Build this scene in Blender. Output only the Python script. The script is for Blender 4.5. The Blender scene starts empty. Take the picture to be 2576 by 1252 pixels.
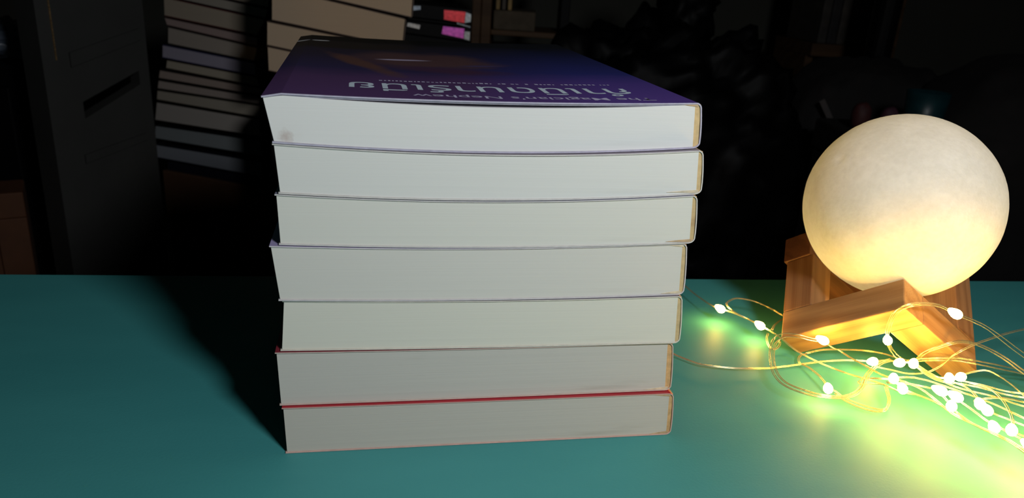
import bpy, bmesh, math, random
from mathutils import Vector, Matrix, noise

random.seed(7)
C = bpy.context.scene.collection
sc = bpy.context.scene

# ------------------------------------------------------------------ camera
CAM_F, CAM_PITCH, CAM_ROLL, CAM_H = 1897.84, 0.35221, 0.06728, 0.16581
cam_data = bpy.data.cameras.new('camera')
cam = bpy.data.objects.new('camera', cam_data); C.objects.link(cam)
fwd = Vector((0, math.cos(CAM_PITCH), -math.sin(CAM_PITCH)))
up0 = Vector((0, math.sin(CAM_PITCH), math.cos(CAM_PITCH)))
rt0 = Vector((1, 0, 0))
cr_, sr_ = math.cos(CAM_ROLL), math.sin(CAM_ROLL)
rt = rt0 * cr_ + up0 * sr_
up = up0 * cr_ - rt0 * sr_
M = Matrix((rt, up, -fwd)).transposed().to_4x4(); M.translation = (0, 0, CAM_H)
cam.matrix_world = M
cam_data.sensor_fit = 'HORIZONTAL'; cam_data.sensor_width = 36.0
cam_data.lens = CAM_F * 36.0 / 2576.0
cam_data.clip_start = 0.01
cam_data.dof.use_dof = True; cam_data.dof.focus_distance = 0.29; cam_data.dof.aperture_fstop = 20.0
sc.camera = cam

# ------------------------------------------------------------------ world, lights, exposure
world = bpy.data.worlds.new('night_room'); sc.world = world; world.use_nodes = True
world.node_tree.nodes['Background'].inputs[0].default_value = (0.6, 0.8, 1.0, 1)
world.node_tree.nodes['Background'].inputs[1].default_value = 0.002
sc.view_settings.view_transform = 'Standard'; sc.view_settings.look = 'None'
sc.view_settings.exposure = 0.0; sc.view_settings.gamma = 1.0; sc.view_settings.use_curve_mapping = False

def area_lamp(name, loc, target, size, power, color):
    l = bpy.data.lights.new(name, 'AREA'); l.shape = 'DISK'; l.size = size; l.energy = power; l.color = color
    o = bpy.data.objects.new(name, l); C.objects.link(o); o.location = loc
    o.rotation_euler = (Vector(target) - Vector(loc)).to_track_quat('-Z', 'Y').to_euler()
    return o
# the small desk lamp beside the photographer, low and to the right of the lens
area_lamp('reading_lamp', (0.20, -0.06, 0.35), (0.02, 0.28, 0.06), 0.08, 1.45, (0.95, 0.975, 1.0))

# ------------------------------------------------------------------ node helpers
def mat(name):
    m = bpy.data.materials.new(name); m.use_nodes = True
    nt = m.node_tree
    return m, nt, nt.nodes['Principled BSDF']
def nd(nt, typ, **kw):
    n = nt.nodes.new(typ)
    for k, v in kw.items():
        if k in n.inputs.keys(): n.inputs[k].default_value = v
        else: setattr(n, k, v)
    return n
def lin(c):
    return tuple((x / 12.92 if x <= .04045 else ((x + .055) / 1.055) ** 2.4) for x in (v / 255 for v in c)) + (1,)
def coords(nt, scale=(1, 1, 1), loc=(0, 0, 0)):
    tc = nt.nodes.new('ShaderNodeTexCoord'); mp = nt.nodes.new('ShaderNodeMapping')
    mp.inputs['Scale'].default_value = scale; mp.inputs['Location'].default_value = loc
    nt.links.new(tc.outputs['Object'], mp.inputs['Vector'])
    return mp.outputs['Vector']
def ramp(nt, fac, stops):
    r = nt.nodes.new('ShaderNodeValToRGB'); nt.links.new(fac, r.inputs['Fac'])
    e = r.color_ramp.elements
    while len(e) < len(stops): e.new(0.5)
    for el, (p, c) in zip(e, stops): el.position = p; el.color = c
    return r.outputs['Color']
def mix(nt, fac, a, b, blend='MIX'):
    m = nt.nodes.new('ShaderNodeMix'); m.data_type = 'RGBA'; m.blend_type = blend
    for s, v in ((m.inputs[0], fac), (m.inputs[6], a), (m.inputs[7], b)):
        if hasattr(v, 'is_output'): nt.links.new(v, s)
        else: s.default_value = v
    return m.outputs[2]
def math_n(nt, op, a, b=None, clamp=False):
    m = nt.nodes.new('ShaderNodeMath'); m.operation = op; m.use_clamp = clamp
    for s, v in ((m.inputs[0], a), (m.inputs[1], b)):
        if v is None: continue
        if hasattr(v, 'is_output'): nt.links.new(v, s)
        else: s.default_value = v
    return m.outputs[0]
def bump(nt, bsdf, h, strength, dist=0.001):
    b = nt.nodes.new('ShaderNodeBump'); b.inputs['Strength'].default_value = strength; b.inputs['Distance'].default_value = dist
    nt.links.new(h, b.inputs['Height']); nt.links.new(b.outputs['Normal'], bsdf.inputs['Normal'])
def noise_n(nt, vec, scale, detail=3, rough=.5):
    n = nd(nt, 'ShaderNodeTexNoise', Scale=scale, Detail=detail, Roughness=rough); nt.links.new(vec, n.inputs['Vector'])
    return n.outputs['Fac']

def plain(name, rgb, rough=.6, var=.25, scale=60, metallic=0, spec=.5, bumpy=0):
    m, nt, b = mat(name)
    v = coords(nt); f = noise_n(nt, v, scale)
    c = lin(rgb); lo = tuple(x * (1 - var) for x in c[:3]) + (1,); hi = tuple(min(1, x * (1 + var)) for x in c[:3]) + (1,)
    nt.links.new(ramp(nt, f, [(.3, lo), (.7, hi)]), b.inputs['Base Color'])
    b.inputs['Roughness'].default_value = rough; b.inputs['Metallic'].default_value = metallic
    b.inputs['Specular IOR Level'].default_value = spec
    if bumpy: bump(nt, b, f, bumpy)
    return m
def paper(name, rgb, line=.10, dirt=.25, stain=None):
    """page edges: hair-fine strata along the width, faint grey smudges"""
    m, nt, b = mat(name)
    fine = noise_n(nt, coords(nt, (6, 6, 2600)), 1.0, 2)
    smud = noise_n(nt, coords(nt, (14, 14, 130)), 1.0, 4, .65)
    c = lin(rgb); d = tuple(x * (1 - line) for x in c[:3]) + (1,)
    col = ramp(nt, fine, [(.3, d), (.65, c)])
    g = tuple(x * k for x, k in zip(c[:3], (.72, .70, .66))) + (1,)
    f = math_n(nt, 'MULTIPLY', ramp(nt, smud, [(.60, (0, 0, 0, 1)), (.80, (1, 1, 1, 1))]), dirt)
    col = mix(nt, f, col, g)
    if stain:
        vm = nt.nodes.new('ShaderNodeVectorMath'); vm.operation = 'DISTANCE'; nt.links.new(coords(nt), vm.inputs[0]); vm.inputs[1].default_value = stain
        wob = noise_n(nt, coords(nt), 900, 2)
        f = ramp(nt, math_n(nt, 'ADD', vm.outputs['Value'], math_n(nt, 'MULTIPLY', wob, .0025)), [(.0012, (.7, .7, .7, 1)), (.0040, (0, 0, 0, 1))])
        col = mix(nt, f, col, lin((150, 96, 70)))
    nt.links.new(col, b.inputs['Base Color']); b.inputs['Roughness'].default_value = .85
    b.inputs['Specular IOR Level'].default_value = .15
    bump(nt, b, fine, .08, .0003)
    return m
def wood(name, c1, c2, rough=.5, scale=1.0, spec=.3):
    """grain runs along local x"""
    m, nt, b = mat(name)
    v = coords(nt, (6 * scale, 75 * scale, 75 * scale))
    w = nd(nt, 'ShaderNodeTexWave', Scale=0.9, Distortion=7.0, Detail=3.0); w.bands_direction = 'DIAGONAL'
    nt.links.new(v, w.inputs['Vector'])
    f2 = noise_n(nt, coords(nt, (30 * scale, 1200 * scale, 1200 * scale)), 1.0, 2)
    f = math_n(nt, 'ADD', math_n(nt, 'MULTIPLY', w.outputs['Fac'], .35), math_n(nt, 'MULTIPLY', f2, .65))
    nt.links.new(ramp(nt, f, [(.2, lin(c1)), (.75, lin(c2))]), b.inputs['Base Color'])
    b.inputs['Roughness'].default_value = rough; b.inputs['Specular IOR Level'].default_value = spec
    bump(nt, b, f2, .15, .0003)
    return m

# ------------------------------------------------------------------ object helpers
def obj(name, verts, faces, mats=None, parent=None, mi=None, smooth=False):
    me = bpy.data.meshes.new(name); me.from_pydata([tuple(v) for v in verts], [], faces); 
    bm = bmesh.new(); bm.from_mesh(me); bmesh.ops.recalc_face_normals(bm, faces=bm.faces); bm.to_mesh(me); bm.free()
    for m in (mats if isinstance(mats, (list, tuple)) else [mats]): me.materials.append(m)
    if mi is not None:
        for p, k in zip(me.polygons, mi): p.material_index = k
    if smooth: me.polygons.foreach_set('use_smooth', [True] * len(me.polygons))
    o = bpy.data.objects.new(name, me); C.objects.link(o)
    if parent: o.parent = parent
    return o
def root(name, label, cat, loc=(0, 0, 0), rz=0.0, group=None):
    o = bpy.data.objects.new(name, None); C.objects.link(o); o.location = loc; o.rotation_euler = (0, 0, rz)
    o.empty_display_size = .02
    return tag(o, label, cat, group)
def tag(o, label, cat, group=None):
    o['label'] = label; o['category'] = cat
    if group: o['group'] = group
    return o
def struct(o): o['kind'] = 'structure'; return o
def box_vf(x0, y0, z0, x1, y1, z1):
    v = [(x, y, z) for x in (x0, x1) for y in (y0, y1) for z in (z0, z1)]
    return v, [(0, 1, 3, 2), (4, 6, 7, 5), (0, 4, 5, 1), (2, 3, 7, 6), (0, 2, 6, 4), (1, 5, 7, 3)]
def join(*vfs):
    V, F = [], []
    for v, f in vfs:
        n = len(V); V += list(v); F += [tuple(i + n for i in q) for q in f]
    return V, F
def bbox_obj(name, b, m, parent=None, bevel=0.0, seg=2):
    v, f = box_vf(*b); o = obj(name, v, f, m, parent)
    if bevel: bevel_mesh(o, bevel, seg)
    return o
def bevel_mesh(o, w, seg=2):
    bm = bmesh.new(); bm.from_mesh(o.data)
    bmesh.ops.bevel(bm, geom=list(bm.edges), offset=w, segments=seg, profile=.5, affect='EDGES')
    bm.to_mesh(o.data); bm.free()
def sweep(pts, r, n=6, off=None):
    """tube along a list of points -> verts, faces"""
    P = [Vector(p) for p in pts]
    V, F = [], []; prev = None
    for i, p in enumerate(P):
        t = (P[min(i + 1, len(P) - 1)] - P[max(i - 1, 0)])
        if t.length < 1e-9: t = Vector((1, 0, 0))
        t.normalize()
        a = t.cross(Vector((0, 0, 1)))
        if a.length < .05: a = prev.copy() if prev else t.cross(Vector((1, 0, 0)))
        a.normalize(); prev = a; b = a.cross(t)
        c = p + (a * off[0] + b * off[1] if off else Vector())
        for k in range(n):
            th = 2 * math.pi * k / n; V.append(c + a * (r * math.cos(th)) + b * (r * math.sin(th)))
    for i in range(len(P) - 1):
        for k in range(n):
            F.append((i * n + k, i * n + (k + 1) % n, (i + 1) * n + (k + 1) % n, (i + 1) * n + k))
    F.append(tuple(range(n))[::-1]); F.append(tuple((len(P) - 1) * n + k for k in range(n)))
    return V, F
def lathe(profile, n=24):
    """profile (r, z) bottom to top around z"""
    V, F = [], []
    for r, z in profile:
        for k in range(n):
            t = 2 * math.pi * k / n; V.append((r * math.cos(t), r * math.sin(t), z))
    for i in range(len(profile) - 1):
        for k in range(n):
            F.append((i * n + k, i * n + (k + 1) % n, (i + 1) * n + (k + 1) % n, (i + 1) * n + k))
    F.append(tuple(range(n))[::-1]); F.append(tuple((len(profile) - 1) * n + k for k in range(n)))
    return V, F
def lumpy(name, size, m, parent=None, amp=.1, scale=3, seed=0, power=2.5, nu=48, nv=32, fold=0.0):
    """soft rounded body (superellipsoid) with folds; base flattened at z=0"""
    V, F = [], []
    e = 2.0 / power
    def sp(x): return math.copysign(abs(x) ** e, x)
    for j in range(nv + 1):
        ph = -math.pi / 2 + math.pi * j / nv
        for i in range(nu):
            th = 2 * math.pi * i / nu
            d = Vector((sp(math.cos(ph)) * sp(math.cos(th)), sp(math.cos(ph)) * sp(math.sin(th)), sp(math.sin(ph))))
            q = d * scale + Vector((seed * 7.3, seed * 3.1, 0))
            k = 1 + amp * noise.fractal(q, 1.0, 2.0, 4)
            if fold: k += fold * (abs(noise.noise(q * 1.7 + Vector((5, 0, 0)))) - .25) + fold * .5 * (abs(noise.noise(q * 4.1)) - .2)
            p = d * k
            V.append((p.x * size[0] / 2, p.y * size[1] / 2, max(0, (p.z + 1) * size[2] / 2)))
    for j in range(nv):
        for i in range(nu):
            F.append((j * nu + i, j * nu + (i + 1) % nu, (j + 1) * nu + (i + 1) % nu, (j + 1) * nu + i))
    return obj(name, V, F, m, parent, smooth=True)

# measured layout (metres; wires and bulbs in millimetres)
STACK1= ([-0.4583, 0.95], -0.3491, [[0.0244, 0.1236, 0.1755, 0.1091, 0.1785, 0.1235, 0.0245, 0.1383], [0.0236, 0.1114, 0.1715, 0.0971, 0.1749, 0.1082, 0.0243, 0.1227], [0.022, 0.0885, 0.1586, 0.0772, 0.1703, 0.0962, 0.0234, 0.1105], [0.0243, 0.0776, 0.1578, 0.065, 0.1585, 0.0758, 0.0218, 0.0871], [0.0236, 0.056, 0.1527, 0.0474, 0.1577, 0.0641, 0.026, 0.0763], [0.0127, 0.0383, 0.1533, 0.0309, 0.1526, 0.046, 0.0146, 0.0542], [0.0168, 0.0257, 0.1565, 0.0188, 0.1544, 0.0301, 0.0194, 0.0366], [0.0037, 0.0122, 0.1582, 0.0082, 0.1587, 0.0176, 0.0064, 0.0232], [0.0001, -0.001, 0.1563, -0.0023, 0.1581, 0.0068, 0.0028, 0.0101], [-0.003, -0.0153, 0.1553, -0.0182, 0.1569, -0.0032, -0.0007, -0.0026], [-0.0091, -0.0429, 0.1567, -0.0421, 0.1559, -0.019, -0.0038, -0.0169], [-0.0129, -0.0671, 0.1558, -0.0663, 0.1566, -0.0451, -0.0097, -0.0476], [-0.0155, -0.0922, 0.1542, -0.0927, 0.1555, -0.0714, -0.013, -0.0729]])
STACK2= ([-0.2394, 0.72], 0.1571, [[0.0056, 0.1395, 0.1328, 0.1184, 0.1339, 0.1416, 0.0072, 0.1579], [0.0043, 0.1092, 0.1247, 0.0907, 0.1269, 0.1174, 0.0056, 0.1388], [-0.001, 0.0865, 0.1231, 0.066, 0.1236, 0.0899, -0.0, 0.1083], [-0.0007, 0.0632, 0.1242, 0.0416, 0.1231, 0.0652, -0.0007, 0.0858]])
BLACK= ([-0.1526, 1.0], 0.1745, [[-0.0001, 0.1029, 0.0825, 0.0975, 0.0817, 0.1161, -0.0003, 0.1202], [0.0, 0.099, 0.0812, 0.094, 0.0826, 0.0972, -0.0001, 0.1024], [-0.0048, 0.0826, 0.0815, 0.0755, 0.0817, 0.0935, -0.0025, 0.0984], [-0.0045, 0.0633, 0.0834, 0.0559, 0.0815, 0.075, -0.0048, 0.0821]])
LABELS= ([-0.1526, 1.0], 0.1745, [[0.0465, 0.102, 0.0727, 0.0989, 0.0737, 0.1127, 0.0461, 0.1137], [0.0732, 0.099, 0.0808, 0.1009, 0.0809, 0.1102, 0.0742, 0.1123], [0.0073, 0.111, 0.0163, 0.1125, 0.0162, 0.1168, 0.0072, 0.1163], [0.044, 0.0841, 0.0725, 0.0796, 0.073, 0.092, 0.0457, 0.0936], [0.073, 0.0791, 0.0803, 0.0775, 0.0804, 0.0884, 0.0736, 0.0886], [-0.0004, 0.0912, 0.0153, 0.0885, 0.0162, 0.0935, 0.0006, 0.0956], [0.0635, 0.097, 0.0812, 0.093, 0.0816, 0.0955, 0.0645, 0.0985]])
LEDS= [[109.6, 358.4, 9.0, 0.57, -0.82], [125.3, 341.1, 9.0, 0.45, -0.89], [143.4, 310.2, 18.0, 0.68, -0.73], [171.4, 308.5, 21.0, -0.3, -0.95], [172.2, 268.4, 53.0, 0.35, -0.94], [168.0, 310.0, 9.0, 0.91, 0.42], [166.7, 286.8, 21.0, 0.86, 0.51], [173.0, 287.3, 21.0, -0.52, -0.85], [137.4, 282.5, 9.0, -0.26, -0.97], [160.1, 276.4, 19.0, -0.41, -0.91], [161.1, 270.3, 18.0, -0.21, -0.98], [186.2, 282.0, 18.0, -0.39, -0.92], [174.1, 266.8, 20.0, 0.69, -0.72], [177.1, 261.1, 21.0, 0.52, -0.85], [172.7, 255.5, 20.0, -0.46, -0.89], [183.0, 250.8, 22.0, -0.03, -1.0], [183.8, 245.5, 18.0, -0.23, -0.97], [185.9, 239.4, 21.0, -0.48, -0.88], [189.0, 279.5, 20.0, 0.81, 0.59], [181.5, 253.2, 23.0, -0.23, -0.97], [198.7, 242.6, 19.0, 0.99, 0.12], [194.3, 229.1, 17.0, 0.55, -0.84], [213.3, 268.1, 19.0, 0.95, -0.31], [215.1, 254.2, 17.0, 0.29, -0.96], [222.4, 278.3, 21.0, 0.61, -0.79], [190.2, 234.4, 18.0, 0.38, -0.93], [198.3, 224.1, 16.0, 0.87, -0.49]]
WIRES=[
[[93.4,407.5,7.0],[94.9,402.1,7.0],[96.3,396.8,7.0],[97.8,391.7,7.0],[99.2,386.8,7.0],[100.7,382.1,6.9],[102.2,377.5,7.0],[103.7,372.6,7.3],[105.1,367.7,7.7],[106.5,364.1,8.0],[107.8,362.2,8.1],[109.0,361.5,8.0],[110.3,360.7,8.0],[111.8,359.6,8.0],[113.5,358.5,8.0],[115.2,357.1,8.0],[117.3,354.9,8.0],[119.5,352.4,8.0],[121.6,349.9,8.0],[123.2,347.7,8.0],[124.7,345.5,8.0],[126.1,343.3,8.0],[127.1,340.2,8.4],[128.0,337.2,8.8],[128.7,334.2,9.2],[129.4,331.3,9.6],[129.9,328.5,10.1],[130.9,326.1,10.0],[132.0,323.0,9.7],[133.4,320.4,9.0],[135.3,318.0,8.2],[137.6,316.2,7.4],[140.3,314.5,6.7],[143.2,312.8,6.0],[145.7,310.0,5.9],[148.4,307.1,6.0],[151.1,304.6,6.0],[153.9,302.5,6.0],[156.8,300.6,6.0],[159.5,298.9,6.0],[162.1,297.5,6.0],[164.4,296.1,6.0],[166.5,294.7,6.0],[168.3,292.8,6.0],[169.8,290.8,6.0],[171.4,289.3,6.0],[173.2,288.4,6.0],[175.1,287.9,6.0],[177.0,287.4,6.0]],
[[122.5,349.6,8.0],[120.1,350.4,8.7],[117.7,351.2,9.4],[115.8,352.4,10.0],[114.4,354.2,10.4],[113.3,356.5,10.7],[112.9,358.5,11.0],[112.9,359.9,11.4],[113.6,360.9,11.7],[114.6,362.1,12.0],[116.0,363.6,12.1],[117.9,365.2,12.2],[120.1,366.6,12.0],[123.0,367.6,11.5],[126.3,368.5,10.8],[129.5,369.0,10.0],[132.6,369.3,9.0],[135.7,369.2,7.9],[138.3,368.4,7.0],[140.6,366.2,6.5],[142.5,363.3,6.2],[144.0,361.0,6.0],[145.5,360.0,5.9],[146.6,359.5,5.9],[147.2,359.1,6.0],[146.8,358.9,6.3],[145.8,358.7,6.6],[144.5,358.0,7.0],[143.1,356.4,7.3],[141.4,354.2,7.7],[139.5,351.8,8.0],[137.5,349.1,8.4],[135.4,346.1,8.7],[133.5,343.3,9.0],[132.1,340.9,9.1],[131.0,338.7,9.0],[129.9,336.5,9.0]],
[[130.8,343.2,4.0],[130.2,341.7,3.7],[129.5,340.3,3.3],[129.1,338.7,3.0],[128.8,337.1,2.6],[128.6,335.4,2.3],[128.6,333.8,2.0],[128.7,332.2,1.9],[128.9,330.7,2.0],[129.3,329.8,2.0],[130.0,329.7,2.0],[130.9,330.2,1.9],[131.8,330.9,2.0],[132.6,331.8,2.3],[133.5,332.9,2.6],[134.1,333.9,3.0],[134.3,334.7,3.3],[134.3,335.2,3.7],[134.3,335.8,4.0]],
[[147.3,318.6,14.0],[146.0,319.0,14.0],[144.6,319.3,13.9],[143.0,319.6,14.0],[141.0,319.8,14.3],[138.7,320.0,14.8],[136.6,320.4,15.0],[134.7,321.3,14.9],[132.8,322.4,14.5],[131.3,323.6,13.8],[130.2,325.0,12.8],[129.3,326.0,11.6],[128.5,326.6,10.4],[127.7,326.4,9.4],[126.6,324.9,8.7],[125.5,322.6,8.2],[124.4,319.9,7.6],[123.2,316.4,7.3],[122.1,312.6,7.0],[120.9,308.1,6.9],[119.8,303.4,7.0],[119.0,299.2,7.0],[118.6,295.8,7.0],[118.6,292.9,7.0],[118.8,290.4,7.0],[119.2,288.3,7.0],[119.9,286.6,7.0],[120.9,285.0,7.0],[122.2,283.4,7.0],[123.9,282.0,7.0],[125.7,280.7,7.0],[127.7,279.7,7.0],[129.9,278.7,7.0],[132.3,278.1,7.0],[135.1,277.8,7.0],[138.2,277.8,6.9],[140.9,277.9,7.0],[143.3,278.2,7.2],[145.4,278.6,7.6],[147.3,279.3,8.0],[149.0,280.2,8.6],[150.6,281.4,9.3],[151.9,282.7,10.0],[152.9,283.9,10.7],[153.7,285.1,11.4],[154.6,286.5,12.0],[155.6,287.9,12.4],[156.7,289.5,12.8],[158.3,291.4,13.0],[160.5,294.0,13.1],[163.2,296.9,13.0],[165.8,299.4,13.0],[168.1,301.3,13.0],[170.4,302.6,13.1],[172.4,303.6,13.0],[174.1,304.2,12.7],[175.6,304.4,12.4],[177.0,304.6,12.0]],
[[148.1,319.1,13.0],[146.5,319.1,13.0],[144.9,319.1,12.9],[143.3,319.6,12.8],[141.3,320.0,12.9],[139.1,320.5,13.2],[137.2,321.1,13.2],[135.6,322.2,12.9],[134.0,323.0,12.5],[132.6,323.7,12.0],[131.5,324.2,11.4],[130.6,324.5,10.6],[129.8,324.7,9.8],[128.8,324.1,9.2],[127.7,322.9,8.7],[126.7,321.2,8.2],[125.8,319.1,7.6],[124.8,316.1,7.3],[123.8,312.8,7.0],[122.8,309.0,6.9],[121.8,304.9,7.0],[121.0,301.2,7.0],[120.7,298.2,7.0],[120.5,295.5,7.0],[120.6,293.1,7.0],[121.0,290.9,7.0],[121.6,288.9,7.0],[122.6,287.2,7.0],[124.0,285.7,7.0],[125.6,284.4,7.0],[127.4,283.2,7.0],[129.1,282.0,7.0],[131.0,280.9,7.0],[133.1,280.1,7.0],[135.7,279.6,7.0],[138.6,279.5,6.9],[141.2,279.5,7.0],[143.5,279.8,7.2],[145.5,280.3,7.6],[147.2,280.9,8.0],[148.8,281.6,8.6],[150.1,282.5,9.3],[151.3,283.5,10.0],[152.2,284.6,10.7],[152.9,285.8,11.4],[153.8,287.1,12.0],[154.8,288.5,12.4],[156.0,290.0,12.8],[157.7,292.0,13.0],[160.1,294.8,13.1],[163.0,298.1,13.0],[165.9,300.9,13.0],[168.4,302.8,13.0],[170.8,304.2,13.0],[173.3,305.6,13.0]],
[[78.0,321.6,2.0],[78.1,320.5,2.0],[78.1,319.4,2.0],[78.7,318.1,2.0],[80.3,316.4,2.0],[82.5,314.5,2.0],[84.8,312.7,2.0],[86.8,311.2,2.0],[88.9,309.8,2.0],[91.7,308.8,2.0],[95.8,308.1,2.0],[100.7,307.8,2.0],[105.7,307.7,2.0],[110.7,308.1,2.0],[115.9,308.8,2.0],[120.9,309.8,2.0],[125.8,311.3,2.0],[130.6,313.1,1.9],[135.4,314.8,2.0],[140.2,316.1,2.3],[144.9,317.3,2.7],[149.5,318.4,3.0],[153.9,319.6,3.0],[158.1,320.6,3.0],[161.9,321.3,3.0],[165.3,321.1,3.3],[168.2,320.4,3.7],[170.5,319.9,4.0],[171.8,319.8,4.0],[172.5,319.8,4.0],[173.5,319.9,4.0],[175.4,320.0,4.3],[177.7,320.2,4.6],[179.8,320.1,5.0],[181.4,319.5,5.4],[182.0,317.1,6.5],[182.6,314.6,7.8],[183.7,312.7,8.8],[184.7,310.7,9.9],[185.6,308.0,11.4],[187.1,306.0,12.8],[188.9,304.1,14.2],[190.9,302.5,15.4],[193.4,302.1,15.9],[196.5,302.4,16.1],[199.6,302.7,16.0],[202.2,302.2,16.1],[204.6,301.4,16.1],[207.5,300.8,16.0],[212.1,301.6,15.0],[219.1,305.0,12.6],[225.6,308.0,10.4],[230.7,310.3,8.7],[235.3,312.2,7.3],[240.4,313.4,6.0],[245.7,312.4,5.5],[252.0,311.4,4.7],[258.3,310.5,4.0]],
[[183.7,308.2,12.0],[185.2,305.9,13.6],[186.6,303.7,15.2],[188.2,301.4,16.8],[191.0,300.6,17.6],[194.7,300.8,17.9],[198.2,301.0,18.0],[201.0,300.8,18.1],[203.5,300.3,18.1],[206.7,300.4,17.8],[211.7,301.6,16.6],[219.0,305.5,14.1],[226.0,309.2,11.6],[231.9,312.5,9.4],[237.1,315.4,7.6],[242.9,317.4,6.0],[248.7,317.1,5.4],[255.5,316.8,4.7],[262.3,316.5,4.0]],
[[145.4,327.6,2.0],[144.0,326.8,2.0],[142.6,326.0,2.0],[141.4,325.0,2.0],[140.4,323.7,2.0],[139.6,322.2,2.0],[139.0,320.7,2.0],[138.6,319.4,2.0],[138.4,318.1,1.9],[138.5,316.7,2.0],[138.9,315.3,2.3],[139.5,313.7,2.6],[140.1,311.8,3.0],[140.6,309.3,3.4],[141.0,306.5,3.7],[141.3,303.9,4.0],[141.7,301.7,4.1],[141.9,299.6,4.0],[142.1,297.6,4.0],[142.0,295.6,4.0],[141.8,293.5,4.0],[141.9,291.8,4.0],[142.4,290.7,4.0],[143.3,289.9,4.1],[144.2,289.1,4.0],[144.9,288.2,3.7],[145.6,287.2,3.4],[146.7,286.2,3.0],[148.3,285.1,2.6],[150.2,284.1,2.3],[152.2,283.1,2.0],[154.1,282.0,1.9],[156.0,280.9,1.9],[157.6,280.0,2.0],[158.7,279.1,2.3],[159.5,278.4,2.6],[160.3,278.1,3.0],[161.1,278.2,3.3],[161.9,278.8,3.7],[162.7,279.6,4.0],[163.6,280.8,4.3],[164.4,282.3,4.7],[165.1,284.0,5.0],[165.6,285.6,5.4],[165.9,287.3,5.7],[166.3,288.9,6.0],[166.7,290.5,6.1],[167.2,292.0,6.1],[167.4,293.4,6.0],[167.2,294.6,5.7],[166.7,295.7,5.4],[166.2,296.7,5.0]],
[[143.3,287.7,4.0],[144.0,286.6,3.7],[144.7,285.5,3.3],[145.7,284.4,3.0],[147.1,283.3,2.6],[148.7,282.1,2.3],[150.4,281.0,2.0],[152.3,279.9,1.9],[154.3,278.8,1.9],[155.9,277.9,2.0],[157.1,277.2,2.3],[158.0,276.7,2.6],[158.9,276.4,3.0],[159.7,276.4,3.3],[160.5,276.8,3.7],[161.3,277.6,4.0],[162.3,279.1,4.3],[163.4,281.2,4.7],[164.3,283.2,5.0],[164.8,285.0,5.4],[165.1,286.6,5.7],[165.4,288.2,6.0],[165.7,289.5,6.1],[166.1,290.7,6.0],[166.4,292.0,6.0]],
[[148.6,319.5,13.0],[149.6,319.1,12.3],[150.5,318.7,11.6],[151.5,318.2,11.0],[152.9,318.3,10.4],[155.4,320.3,8.9],[157.4,321.1,7.8],[158.6,319.9,7.4],[159.4,317.5,7.5],[160.0,314.5,7.8],[159.8,309.6,9.1],[159.6,304.7,10.6],[159.4,299.7,12.0],[159.2,294.4,13.4],[159.0,289.2,14.8],[159.0,284.8,16.0],[159.4,281.7,16.9],[160.0,279.5,17.6],[161.0,278.0,18.0],[162.5,277.4,17.9],[164.4,277.5,17.4],[166.1,277.1,17.0],[167.7,275.8,16.9],[169.1,274.0,17.0],[170.2,272.0,17.0],[170.8,269.9,17.0],[171.1,267.6,17.1],[171.6,265.1,17.0],[172.4,262.2,16.7],[173.4,259.1,16.3],[174.4,256.4,16.0],[175.6,254.3,15.9],[176.9,252.4,15.9],[178.1,250.5,16.0],[179.1,248.3,16.3],[180.0,246.1,16.7],[181.0,244.1,17.0],[182.3,242.4,17.1],[183.6,241.0,17.0],[184.9,239.4,17.0],[185.8,237.5,17.1],[186.5,235.4,17.1],[187.7,233.1,17.0],[189.9,230.5,16.5],[192.5,227.8,15.7],[195.1,225.1,15.0]],
[[142.6,322.2,4.7],[144.7,323.3,4.8],[146.8,324.5,4.8],[148.7,325.2,5.0],[150.7,326.1,5.0],[152.6,326.8,5.0],[155.4,327.8,4.8],[159.9,329.3,4.4],[165.1,330.7,3.9],[169.7,331.7,3.6],[173.4,332.0,3.5],[176.4,331.4,3.6],[178.7,330.2,4.0],[180.6,328.8,4.3],[182.1,327.3,4.7],[183.2,325.7,5.0],[184.1,324.1,5.3],[184.6,322.5,5.7],[185.2,321.0,6.0]],
[[187.1,315.2,8.0],[185.4,314.9,8.7],[183.7,314.6,9.3],[182.3,314.7,10.0],[181.3,315.5,10.6],[180.6,316.8,11.3],[178.8,316.0,13.0],[177.3,315.3,14.7],[175.8,314.5,16.5],[173.8,312.3,19.0],[170.5,307.7,22.7],[167.7,303.8,26.0],[165.5,300.7,29.0],[164.5,299.1,31.4],[164.1,298.4,33.5],[163.8,297.4,35.6],[163.2,295.8,37.9],[162.6,294.0,40.1],[162.7,292.8,42.0],[163.2,291.9,43.6],[164.1,291.2,44.9],[165.6,291.0,45.8],[167.4,290.9,46.5],[169.8,291.3,46.8],[173.0,292.9,46.4],[176.8,295.1,45.6],[180.8,297.3,44.6],[184.6,299.4,43.4],[187.6,300.2,42.2],[189.7,299.8,41.1],[192.1,299.8,40.0],[195.1,300.9,38.8],[198.8,302.9,37.4],[202.3,304.6,36.0],[205.4,305.5,34.7],[208.5,306.0,33.5],[211.6,306.7,32.0],[214.9,307.7,30.2],[218.4,308.8,28.2],[222.1,309.7,26.0],[226.0,310.1,23.6],[230.2,310.4,21.0],[235.2,310.7,18.0],[241.3,311.2,14.3],[248.1,311.6,10.1],[255.0,312.0,6.0]],
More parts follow.
